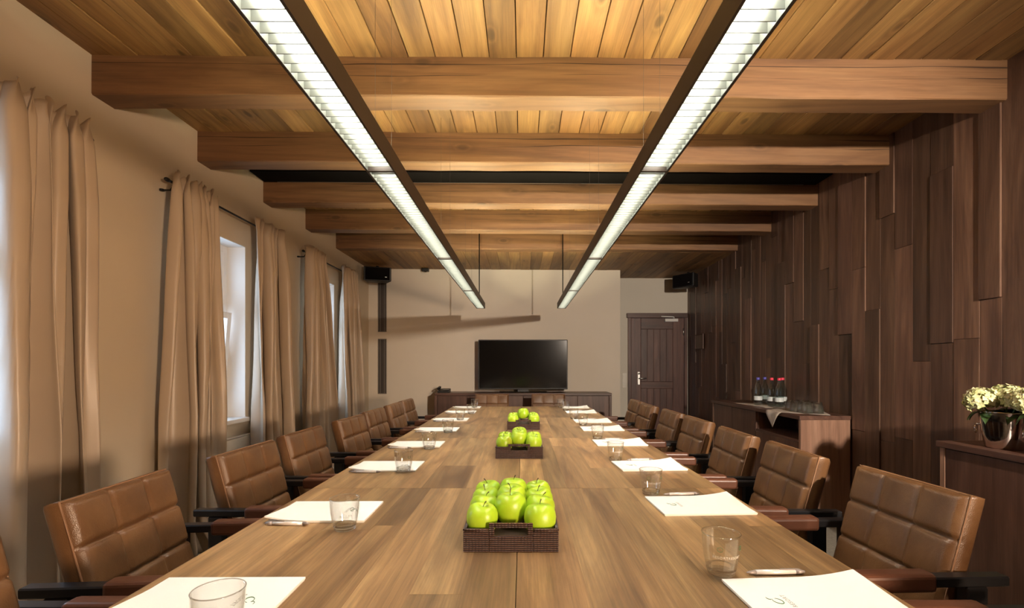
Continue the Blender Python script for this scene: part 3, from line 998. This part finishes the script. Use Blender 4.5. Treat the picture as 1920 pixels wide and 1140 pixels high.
def pad_mesh(curl):
    """a stack of sheets, 0.30 along x and 0.21 along y, with one corner lifting a little"""
    NX, NY, T = 12, 8, 0.005
    def lift(u, v):
        return curl * max(0.0, u - 0.55) ** 2 * max(0.0, v - 0.3)
    vs, fs = [], []
    for top in (0, 1):
        for j in range(NY + 1):
            for i in range(NX + 1):
                u, v = i / NX, j / NY
                vs.append((-0.15 + 0.30 * u, -0.105 + 0.21 * v, 0.003 + (T if top else 0) * 0.9 + lift(u, v)))
    W = NX + 1; B = W * (NY + 1)
    for j in range(NY):
        for i in range(NX):
            q = (j * W + i, j * W + i + 1, (j + 1) * W + i + 1, (j + 1) * W + i)
            fs.append(tuple(B + k for k in q)); fs.append(q[::-1])
    ring = [i for i in range(W)] + [j * W + NX for j in range(1, NY + 1)] + [NY * W + i for i in range(NX - 1, -1, -1)] + [j * W for j in range(NY - 1, 0, -1)]
    for k in range(len(ring)):
        a, c = ring[k], ring[(k + 1) % len(ring)]
        fs.append((a, c, B + c, B + a))
    return MB().add(vs, fs, False).mesh('cover_sheet')
PAD_TOP = pad_mesh(0.10); PAD_TOP.materials.append(M['paper'])
PAD_BASE = MB().box(-0.148, 0.149, -0.104, 0.1035, 0.0, 0.0029).mesh('back_sheets'); PAD_BASE.materials.append(M['page_edge'])

def pad(x, y, side, rot, label, logo):
    p = empty('writing_pad', (x, y, TZ + 0.0003), rot)
    tag(p, label, 'writing pad', 'white writing pads on the table')
    s = link('cover_sheet', PAD_TOP, None, p, rot=(0, 0, 0 if side < 0 else PI) if False else (0, 0, PI if side < 0 else 0))
    link('back_sheets', PAD_BASE, None, p)
    if logo:
        # read from the chair: top of the page towards the table's middle
        rz = -PI / 2 if side < 0 else PI / 2
        up = 0.085 if side < 0 else -0.085
        link('emblem', SWIRL, None, s if False else p, loc=(up, 0.0, 0.0080), rot=(0, 0, rz))
        link('lettering', TXT, None, p, loc=(up * 0.70, 0, 0.0077), rot=(0, 0, rz))
    return p

PEN = empty('ballpoint_pen')
def pen_parts():
    # along x, tip at -x
    L = 0.135
    def turned(prof, name, mat):
        MB().lathe(prof, 12).build(name, mat, PEN, loc=(0, 0, 0.0062), rot=(0, R(90), 0))
    turned([(0.0, -0.045), (0.0058, -0.045), (0.0060, 0.0), (0.0056, 0.046), (0.0, 0.046)], 'barrel', 'pen_white')
    turned([(0.0, -0.066), (0.0012, -0.066), (0.0035, -0.058), (0.0054, -0.0455), (0.0, -0.0455)], 'tip', 'pen_grey')
    turned([(0.0, 0.0465), (0.0060, 0.0465), (0.0062, 0.058), (0.004, 0.062), (0.003, 0.068), (0.0, 0.068)], 'push_button', 'pen_grey')
    MB().box(0.01, 0.055, -0.002, 0.002, 0.0118, 0.0138).build('clip', 'pen_grey', PEN, 0.0006, 1)
pen_parts()

def outer_r(z):      # tumbler outline, z from 0 to 0.092
    t = z / 0.092
    return 0.0285 + 0.0130 * (1 - (1 - t) ** 2.0)
TUM = empty('water_tumbler')
def tumbler_parts():
    H, fl = 0.092, 0.017
    prof = []
    zs = [fl + (H - fl) * k / 14 for k in range(15)]
    prof += [(outer_r(z), z) for z in zs]
    prof += [(outer_r(H) - 0.0006, H + 0.0008), (outer_r(H) - 0.0014, H)]
    prof += [(outer_r(z) - 0.0018, z) for z in zs[::-1]]
    MB().lathe(prof, 36).build('bowl', 'glass_wall', TUM)
    pb = [(0.0, 0.0025), (0.022, 0.0015), (0.0265, 0.0), (outer_r(0.002), 0.002)] + [(outer_r(z), z) for z in (0.006, 0.011, fl - 0.0002)] + [(outer_r(fl) - 0.004, fl - 0.001), (0.012, fl - 0.005), (0.0, fl - 0.006)]
    MB().lathe(pb, 36).build('thick_base', 'glass_solid', TUM)
    rim = [(outer_r(H) * math.cos(2 * PI * k / 36), outer_r(H) * math.sin(2 * PI * k / 36), H) for k in range(36)]
    MB().tube(rim, 0.0009, 6, closed=True).build('rim', 'glass_solid', TUM)
tumbler_parts()
GL_TXT = text_mesh('RESORT', 0.0085)
GL_TXT.materials.append(M['etch'])
for v in GL_TXT.vertices:
    z = 0.045 + v.co.y
    rr = outer_r(z) + 0.0004 + v.co.z * 0.5
    t = v.co.x / rr
    v.co = (rr * math.sin(t), -rr * math.cos(t), z)
GL_RING = MB().tube([((outer_r(0.066) + 0.0003) * math.sin(0.006 * math.cos(q) / 0.041), -(outer_r(0.066) + 0.0003) * math.cos(0.006 * math.cos(q) / 0.041), 0.066 + 0.005 * math.sin(q)) for q in [2 * PI * k / 20 for k in range(20)]], 0.0005, 5, closed=True).mesh('emblem')
GL_RING.materials.append(M['ink_green'])

placed = {'pen': 0, 'tum': 0}
def place(kind, src, loc, rz, label, cat, group):
    o = src if not placed[kind] else copy_tree(src)
    placed[kind] += 1
    o.location = loc; o.rotation_euler = (0, 0, rz)
    return tag(o, label, cat, group)

# y of pad centre, rotation in degrees
LP = [(0.965, 0.5), (1.565, 0.4), (2.27, 0), (2.90, 0.5), (3.575, 0), (4.24, 0), (4.94, 0.3), (5.50, 0)]
RP = [(0.965, 3.2), (1.635, 3.0), (2.285, 4.0), (2.965, 0.5), (3.625, 0.5), (4.125, 0.5), (4.93, 0), (5.48, 0)]
LG = [(-.522, .83), (-.517, 1.405), (-.529, 2.15), (-.533, 2.76), (-.531, 3.44), (-.539, 4.18), (-.512, 4.79), (-.54, 5.44)]
RG = [(.447, 1.09), (.474, 1.79), (.466, 2.43), (.4895, 3.16), (.484, 3.87), (.459, 4.34), (.452, 5.06), (.43, 5.44)]
for side, P, G, nm in ((-1, LP, LG, 'window side'), (1, RP, RG, 'plank wall side')):
    for i in range(8):
        py, pr = P[i]
        px = -0.63 if side < 0 else 0.592
        which = 'nearest' if i == 0 else ('farthest' if i == 7 else ORD[i])
        tail = '' if i in (0, 7) else ' from the front'
        pad(px, py, side, R(pr), 'white writing pad, %s%s on the %s of the table' % (which, tail, nm), i < 5)
        if not (side < 0 and i == 0) and i < 7:
            if side < 0:
                place('pen', PEN, (px - 0.075 + 0.006 * (i % 3), py - 0.125, TZ), R(180 + random.uniform(-2, 2)), 'white ballpoint pen beside the %s pad%s on the %s' % (which, tail, nm), 'pen', 'ballpoint pens beside the pads')
            else:
                place('pen', PEN, (px - 0.018 + 0.006 * (i % 3), py + 0.135, TZ), R(random.uniform(0, 4)), 'white ballpoint pen beside the %s pad%s on the %s' % (which, tail, nm), 'pen', 'ballpoint pens beside the pads')
        gx, gy = G[i]
        gz = TZ + 0.0002
        if abs(gx - px) < 0.15 + 0.03 and abs(gy - py) < 0.105 + 0.03: gz = TZ + 0.0080
        place('tum', TUM, (gx, gy, gz), 0.0, 'clear glass tumbler, %s%s on the %s of the table' % (which, tail, nm), 'tumbler', 'water tumblers on the table')
        if i < 4:
            o = [q for q in bpy.data.objects if q.get('label', '') == 'clear glass tumbler, %s%s on the %s of the table' % (which, tail, nm)][0]
            link('lettering', GL_TXT, None, o, rot=(0, 0, R(25 if side < 0 else -25)))
            link('emblem', GL_RING, None, o, rot=(0, 0, R(50 if side < 0 else -25)))

# ------------------------------------------------------------------ trays of apples
def make_tray():
    """0.243 wide, 0.36 long, open top, raised handle at each end; origin at the base centre"""
    t = empty('rattan_tray')
    w, l, h, th = 0.1215, 0.18, 0.055, 0.007
    box('base', 'tray_inside', t, -w + th, w - th, -l + th, l - th, 0.001, 0.031)
    for s in (-1, 1):
        box('side_wall', 'rattan', t, min(s * w, s * (w - th)), max(s * w, s * (w - th)), -l + th, l - th, 0, h, 0.003)
        y0, y1 = sorted((s * l, s * (l - th)))
        m = MB()
        # end wall with a handle opening: pieces around the hole
        hx, hi, h2 = 0.056, 0.042, 0.074
        m.box(-w, -hx, y0, y1, 0, h); m.box(hx, w, y0, y1, 0, h)
        m.box(-hx, hx, y0, y1, 0, 0.042)
        e = m.build('end_wall', 'rattan', t, 0.0025)
        mh = MB().box(-hx, -hi, y0 - 0.001, y1 + 0.001, 0.0425, h2).box(hi, hx, y0 - 0.001, y1 + 0.001, 0.0425, h2).box(-hi, hi, y0 - 0.001, y1 + 0.001, 0.062, h2)
        mh.build('handle', 'rattan', t, 0.0025)
    rim = MB()
    for s in (-1, 1):
        rim.tube([(s * (w - th / 2), -l + 0.004, h + 0.001), (s * (w - th / 2), l - 0.004, h + 0.001)], 0.0048, 8)
        for q in (-1, 1):
            rim.tube([(q * (w - 0.003), s * (l - th / 2), h + 0.001), (q * 0.057, s * (l - th / 2), h + 0.001)], 0.0048, 8)
    rim.build('rim', 'rattan', t)
    return t
AP = []
for sd in range(3):
    ra = random.Random(sd + 40)
    a5, ph5 = ra.uniform(0.012, 0.022), ra.uniform(0, 6)
    prof = [(0.0, -0.030), (0.006, -0.0305), (0.013, -0.0365), (0.021, -0.0375), (0.029, -0.034), (0.0365, -0.024), (0.0408, -0.010), (0.0422, 0.004), (0.0408, 0.017), (0.0362, 0.0285), (0.029, 0.0355), (0.020, 0.0385), (0.012, 0.0365), (0.006, 0.031), (0.002, 0.027), (0.0, 0.026)]
    m = MB().lathe(prof, 28, (0, 0, 0), lambda t, z, a5=a5, ph5=ph5: 1 + a5 * math.cos(5 * t + ph5) * (1 if z < 0 else 0.6) + 0.012 * math.cos(2 * t + ph5))
    me = m.mesh('apple'); me.materials.append(M['apple'])
    AP.append(me)
STEM = MB().tube([(0, 0, 0.025), (0.001, 0, 0.034), (0.004, 0.001, 0.043), (0.009, 0.002, 0.049)], [0.0011, 0.001, 0.0012, 0.0018], 6).mesh('stem')
STEM.materials.append(M['stem'])
ra = random.Random(5)
def apple(x, y, z, label, group, tilt=12, sc=1.0):
    o = link('apple', ra.choice(AP), None, loc=(x, y, z), rot=(R(ra.uniform(-tilt, tilt)), R(ra.uniform(-tilt, tilt)), ra.uniform(0, 6.28)))
    o.scale = (sc, sc, sc)
    link('stem', STEM, None, o)
    tag(o, label, 'apple', group)

tray0 = make_tray()
TR = [(-0.030, 1.231 + 0.18, 'nearest', 4, 3), (-0.018, 2.476 + 0.18, 'middle', 3, 3), (0.006, 3.59 + 0.18, 'farthest', 3, 1)]
for ti, (x, y, nm, nside, nmid) in enumerate(TR):
    t = tray0 if ti == 0 else copy_tree(tray0)
    t.location = (x, y, TZ)
    tag(t, 'dark woven rattan tray with handles, %s of three on the table' % nm, 'tray', 'rattan apple trays')
    l0 = y - 0.18 + 0.010 + 0.043
    grp = 'green apples in the %s tray' % nm
    for s, sn_ in ((-1, 'left'), (1, 'right')):
        for k in range(nside):
            apple(x + s * (0.0775 + ra.uniform(-0.0015, 0.0015)), l0 + k * 0.084, TZ + 0.031 + 0.0385, 'green apple, %s from the front in the %s row of the %s tray' % (ORD[k], sn_, nm), grp)
    for k in range(nmid):
        zz = TZ + 0.031 + 0.055 if ti < 2 else TZ + 0.031 + 0.078
        apple(x + ra.uniform(-0.003, 0.003), l0 + 0.042 + k * 0.086 + (0.03 if ti == 2 else 0), zz, 'green apple, %s from the front on top along the middle of the %s tray' % (ORD[k], nm), grp, 10, 1.03)

# ------------------------------------------------------------------ pendant lights
HB = CAM_Z + 0.70              # underside height
JO = [0.20, 1.744, 3.175, 4.535, 5.91]
BL = MB().box(-0.045, 0.045, -0.0012, 0.0012, 0.0, 0.026).mesh('louver_blade'); BL.materials.append(M['louver'])
def pendant(xc, label):
    p = empty('pendant_light', (xc, 0, HB))
    tag(p, label, 'pendant light', 'linear pendant lights over the table')
    for y0, y1 in zip(JO, JO[1:]):
        L = y1 - y0
        hg = MB().box(-0.052, -0.046, 0, L, 0, 0.068).box(0.046, 0.052, 0, L, 0, 0.068).box(-0.046, 0.046, 0, 0.006, 0, 0.068).box(-0.046, 0.046, L - 0.006, L, 0, 0.068)
        hg.box(-0.046, 0.046, 0.006, L - 0.006, 0.0365, 0.0385)
        h = hg.build('housing', 'bronze', p, loc=(0, y0, 0))
        MB().box(-0.0455, -0.0445, 0.006, L - 0.006, 0.001, 0.036).box(0.0445, 0.0455, 0.006, L - 0.006, 0.001, 0.036).build('reflector', 'louver', h)
        MB().box(-0.030, 0.030, 0.02, L - 0.02, 0.033, 0.036).build('down_lamp', 'lamp_down', h)
        MB().box(-0.012, 0.012, 0.02, L - 0.02, 0.039, 0.043).build('up_lamp', 'lamp_up', h)
        n = int(round(L / 0.034))
        for k in range(1, n):
            o = link('louver_blade', BL, None, h, loc=(0, k * L / n, 0.004))
    for k, y in enumerate(JO):
        if k == 4: continue
        for s in (-1, 1):
            MB().tube([(s * 0.03, y + 0.03, 0.066), (s * 0.03, y + 0.03, ZB - HB + 0.01)], 0.0005, 5).build('suspension_wire', 'vent_dark', p)
    MB().tube([(0, 5.70, 0.0385), (0.0, 5.70, ZB - HB + 0.01)], 0.006, 8).build('power_cord', 'slot_black', p)
    return p
pendant(-0.511, 'long dark linear pendant light hanging on the window side above the table')
pendant(0.473, 'long dark linear pendant light hanging on the plank wall side above the table')

# ------------------------------------------------------------------ bottles, upturned glasses and napkins on the sideboard
BOT = []
def bottle(x, y, cap, label):
    o = empty('water_bottle', (x, y, CT + 0.004))
    tag(o, label, 'bottle', 'water bottles on the sideboard')
    out = [(0.0, 0.0), (0.030, 0.0), (0.037, 0.006), (0.0385, 0.02), (0.0385, 0.145), (0.036, 0.168), (0.027, 0.192), (0.017, 0.215), (0.0138, 0.235), (0.0135, 0.252)]
    MB().lathe(out, 24).build('glass_body', 'bottle_glass', o)
    MB().lathe([(0.0393, 0.048), (0.0393, 0.088)], 24).build('paper_label', 'label_white', o)
    MB().lathe([(0.0, 0.250), (0.0155, 0.250), (0.0165, 0.254), (0.0165, 0.270), (0.0145, 0.274), (0.0, 0.274)], 18).build('cap', cap, o)
bottle(2.35, 4.83, 'cap_blue', 'clear water bottle with blue cap, leftmost on the sideboard')
bottle(2.485, 4.965, 'cap_blue', 'clear water bottle with blue cap, partly behind the first blue-capped one')
bottle(2.42, 4.70, 'cap_red', 'clear water bottle with red cap next to the blue-capped bottles')
bottle(2.44, 4.60, 'cap_red', 'clear water bottle with red cap closest to the upturned glasses')
bottle(2.53, 4.71, 'cap_red', 'clear water bottle with red cap nearest the plank wall')

UP = empty('upturned_glass')
MB().lathe([(0.0385, 0.0), (0.0408, 0.0), (0.0395, 0.025), (0.036, 0.055), (0.032, 0.078), (0.029, 0.0905), (0.027, 0.0917), (0.0, 0.092), (0.0, 0.076), (0.0285, 0.0755), (0.0335, 0.054), (0.037, 0.024), (0.0385, 0.0)], 24).build('bowl', 'glass_solid', UP)
MB().lathe([(0.0, 0.0922), (0.020, 0.0922), (0.023, 0.0935), (0.020, 0.0931), (0.0, 0.0927)], 20).build('foot_ring', 'glass_wall', UP)
first = True
for c_, xx in ((0, 2.335), (1, 2.425)):
    for k, yy in enumerate((3.97, 4.06, 4.15, 4.24)):
        o = UP if first else copy_tree(UP); first = False
        o.location = (xx + 0.008 * (k % 2), yy, CT + 0.004)
        tag(o, 'upturned clear glass, %s from the near end in the %s row on the sideboard' % (ORD[k], ['front', 'wall-side'][c_]), 'glass', 'upturned glasses on the sideboard')

def cloth(label, cs, droop):
    """a napkin laid over four corner points; what passes the cabinet edge hangs down"""
    N = 22
    vs, fs = [], []
    E = 2.176
    for j in range(N + 1):
        for i in range(N + 1):
            u, v = i / N, j / N
            p = Vector(cs[0]) * (1 - u) * (1 - v) + Vector(cs[1]) * u * (1 - v) + Vector(cs[2]) * u * v + Vector(cs[3]) * (1 - u) * v
            z = CT + 0.0022 + 0.0009 * math.sin(19 * u + 7 * v)
            x = p.x
            if x < E:
                d_ = E - x
                z -= max(0, d_ - 0.004) * 1.0
                x = E - min(0.012, d_ * 0.6) - 0.004 * math.sin(40 * p.y)
            vs.append((x, p.y, z))
    W = N + 1
    for j in range(N):
        for i in range(N):
            fs.append((j * W + i, j * W + i + 1, (j + 1) * W + i + 1, (j + 1) * W + i))
    o = MB().add(vs, fs, True).build('napkin', 'napkin')
    sd = o.modifiers.new('thickness', 'SOLIDIFY'); sd.thickness = 0.0018; sd.offset = 0
    tag(o, label, 'napkin', 'napkins on the sideboard')
cloth('pale napkin lying under the water bottles', [(2.27, 4.52), (2.60, 4.50), (2.60, 5.06), (2.23, 5.12)], False)
cloth('pale napkin with a drooping corner under the upturned glasses', [(2.03, 4.20), (2.44, 3.835), (2.585, 4.16), (2.36, 4.47)], True)

# ------------------------------------------------------------------ hydrangeas in silver buckets
def bucket(x, y, label):
    o = empty('silver_bucket', (x, y, CT + 0.0005))
    tag(o, label, 'bucket', 'polished silver buckets')
    out = [(0.0, 0.0), (0.066, 0.0), (0.070, 0.004), (0.078, 0.06), (0.088, 0.12), (0.094, 0.168), (0.0975, 0.172), (0.0965, 0.176), (0.092, 0.172), (0.085, 0.12), (0.074, 0.06), (0.064, 0.010), (0.0, 0.008)]
    MB().lathe(out, 40).build('body', 'silver', o)
    for a in (-0.9, 2.2):
        cx, cy = 0.089 * math.cos(a), 0.089 * math.sin(a)
        pts = [(cx + 0.012 * math.cos(a) - 0.022 * math.cos(q) * math.sin(a), cy + 0.012 * math.sin(a) + 0.022 * math.cos(q) * math.cos(a), 0.085 + 0.022 * math.sin(q)) for q in [2 * PI * k / 18 for k in range(18)]]
        MB().tube(pts, 0.003, 6, closed=True).tube([(cx * 0.93, cy * 0.93, 0.107), (cx * 1.14, cy * 1.14, 0.108)], 0.006, 8).build('ring_handle', 'silver', o)
bucket(2.30, 2.31, 'polished silver bucket holding cream hydrangeas, farther of the two')
bucket(2.30, 2.08, 'polished silver bucket cut by the right picture edge')

def bloom_mesh(seed, rad):
    rg = random.Random(seed)
    m = MB()
    n = 95
    for k in range(n):
        zc = 1 - 1.62 * (k + 0.5) / n
        t = k * 2.39996
        rr = math.sqrt(max(0, 1 - zc * zc))
        d = Vector((rr * math.cos(t), rr * math.sin(t), zc)).normalized()
        d = (d + Vector((rg.uniform(-.15, .15), rg.uniform(-.15, .15), rg.uniform(-.15, .15)))).normalized()
        c = d * rad * rg.uniform(0.88, 1.06)
        c.z *= 0.85
        ref = Vector((0, 0, 1)) if abs(d.z) < 0.9 else Vector((1, 0, 0))
        a = d.cross(ref).normalized(); b_ = d.cross(a)
        sp = rg.uniform(0, PI)
        s = rg.uniform(0.011, 0.016)
        for q in range(4):
            an = sp + q * PI / 2
            e = a * math.cos(an) + b_ * math.sin(an)
            f = a * -math.sin(an) + b_ * math.cos(an)
            cup = rg.uniform(-0.1, 0.55)
            p0 = c
            p1 = c + e * s * 0.6 + f * s * 0.55 + d * s * cup * 0.4
            p2 = c + e * s * 1.25 + d * s * cup
            p3 = c + e * s * 0.6 - f * s * 0.55 + d * s * cup * 0.4
            pm = c + e * s * 0.7 + d * s * (cup * 0.4 - 0.12)
            m.add([p0, p1, p2, p3, pm], [(0, 1, 4), (1, 2, 4), (2, 3, 4), (3, 0, 4)], True)
    m.lathe([(0.0, -rad * 0.5), (rad * 0.55, -rad * 0.35), (rad * 0.78, 0.0), (rad * 0.6, rad * 0.45), (0.0, rad * 0.68)], 16)
    return m.mesh('bloom')
def leaf_mesh():
    vs, fs = [], []
    N = 8
    for i in range(N + 1):
        u = i / N
        w = 0.024 * math.sin(PI * u ** 0.8) * (1 - 0.2 * u)
        z = 0.02 * math.sin(PI * u * 0.8) - 0.03 * u * u
        vs += [(0.085 * u, -w, z + 0.006), (0.085 * u, 0, z), (0.085 * u, w, z + 0.006)]
    for i in range(N):
        for q in (0, 1):
            fs.append((i * 3 + q, i * 3 + q + 1, i * 3 + 4 + q, i * 3 + 3 + q))
    return MB().add(vs, fs, True).mesh('leaf')
LEAF = leaf_mesh(); LEAF.materials.append(M['leaf'])
BLM = []
for s in range(3):
    me = bloom_mesh(60 + s, 0.069); me.materials.append(M['petal']); BLM.append(me)
def hydrangea(bx, by, hx, hy, hz, label, seed):
    o = empty('hydrangea', (bx, by, CT + 0.012))
    tag(o, label, 'flower', 'cream hydrangeas in silver buckets')
    dx_, dy_, dz_ = hx - bx, hy - by, hz - CT - 0.012
    MB().tube([(dx_ * 0.1, dy_ * 0.1, 0.0), (dx_ * 0.3, dy_ * 0.3, dz_ * 0.55), (dx_ * 0.92, dy_ * 0.92, dz_ - 0.03)], 0.0035, 6).build('stalk', 'stalk', o)
    rg = random.Random(seed)
    link('bloom', BLM[seed % 3], None, o, loc=(dx_, dy_, dz_), rot=(rg.uniform(-.3, .3), rg.uniform(-.3, .3), rg.uniform(0, 6)))
    out = math.atan2(dy_, dx_)
    for k in range(3):
        link('leaf', LEAF, None, o, loc=(dx_ * 0.75, dy_ * 0.75, dz_ - 0.062), rot=(rg.uniform(-.3, .3), rg.uniform(0.1, 0.5), out + (k - 1) * 1.0 + rg.uniform(-.2, .2)))
hydrangea(2.30, 2.31, 2.215, 2.335, 1.058, 'cream hydrangea leaning towards the table, leftmost bloom', 0)
hydrangea(2.30, 2.31, 2.365, 2.36, 1.071, 'cream hydrangea in the farther bucket, closest to the plank wall', 1)
hydrangea(2.30, 2.31, 2.29, 2.24, 1.061, 'cream hydrangea in the middle between the two silver buckets', 2)
hydrangea(2.30, 2.08, 2.235, 2.12, 1.071, 'cream hydrangea at the right picture edge on the table side', 3)
hydrangea(2.30, 2.08, 2.37, 2.13, 1.076, 'cream hydrangea of the nearer bucket beside the plank wall', 4)
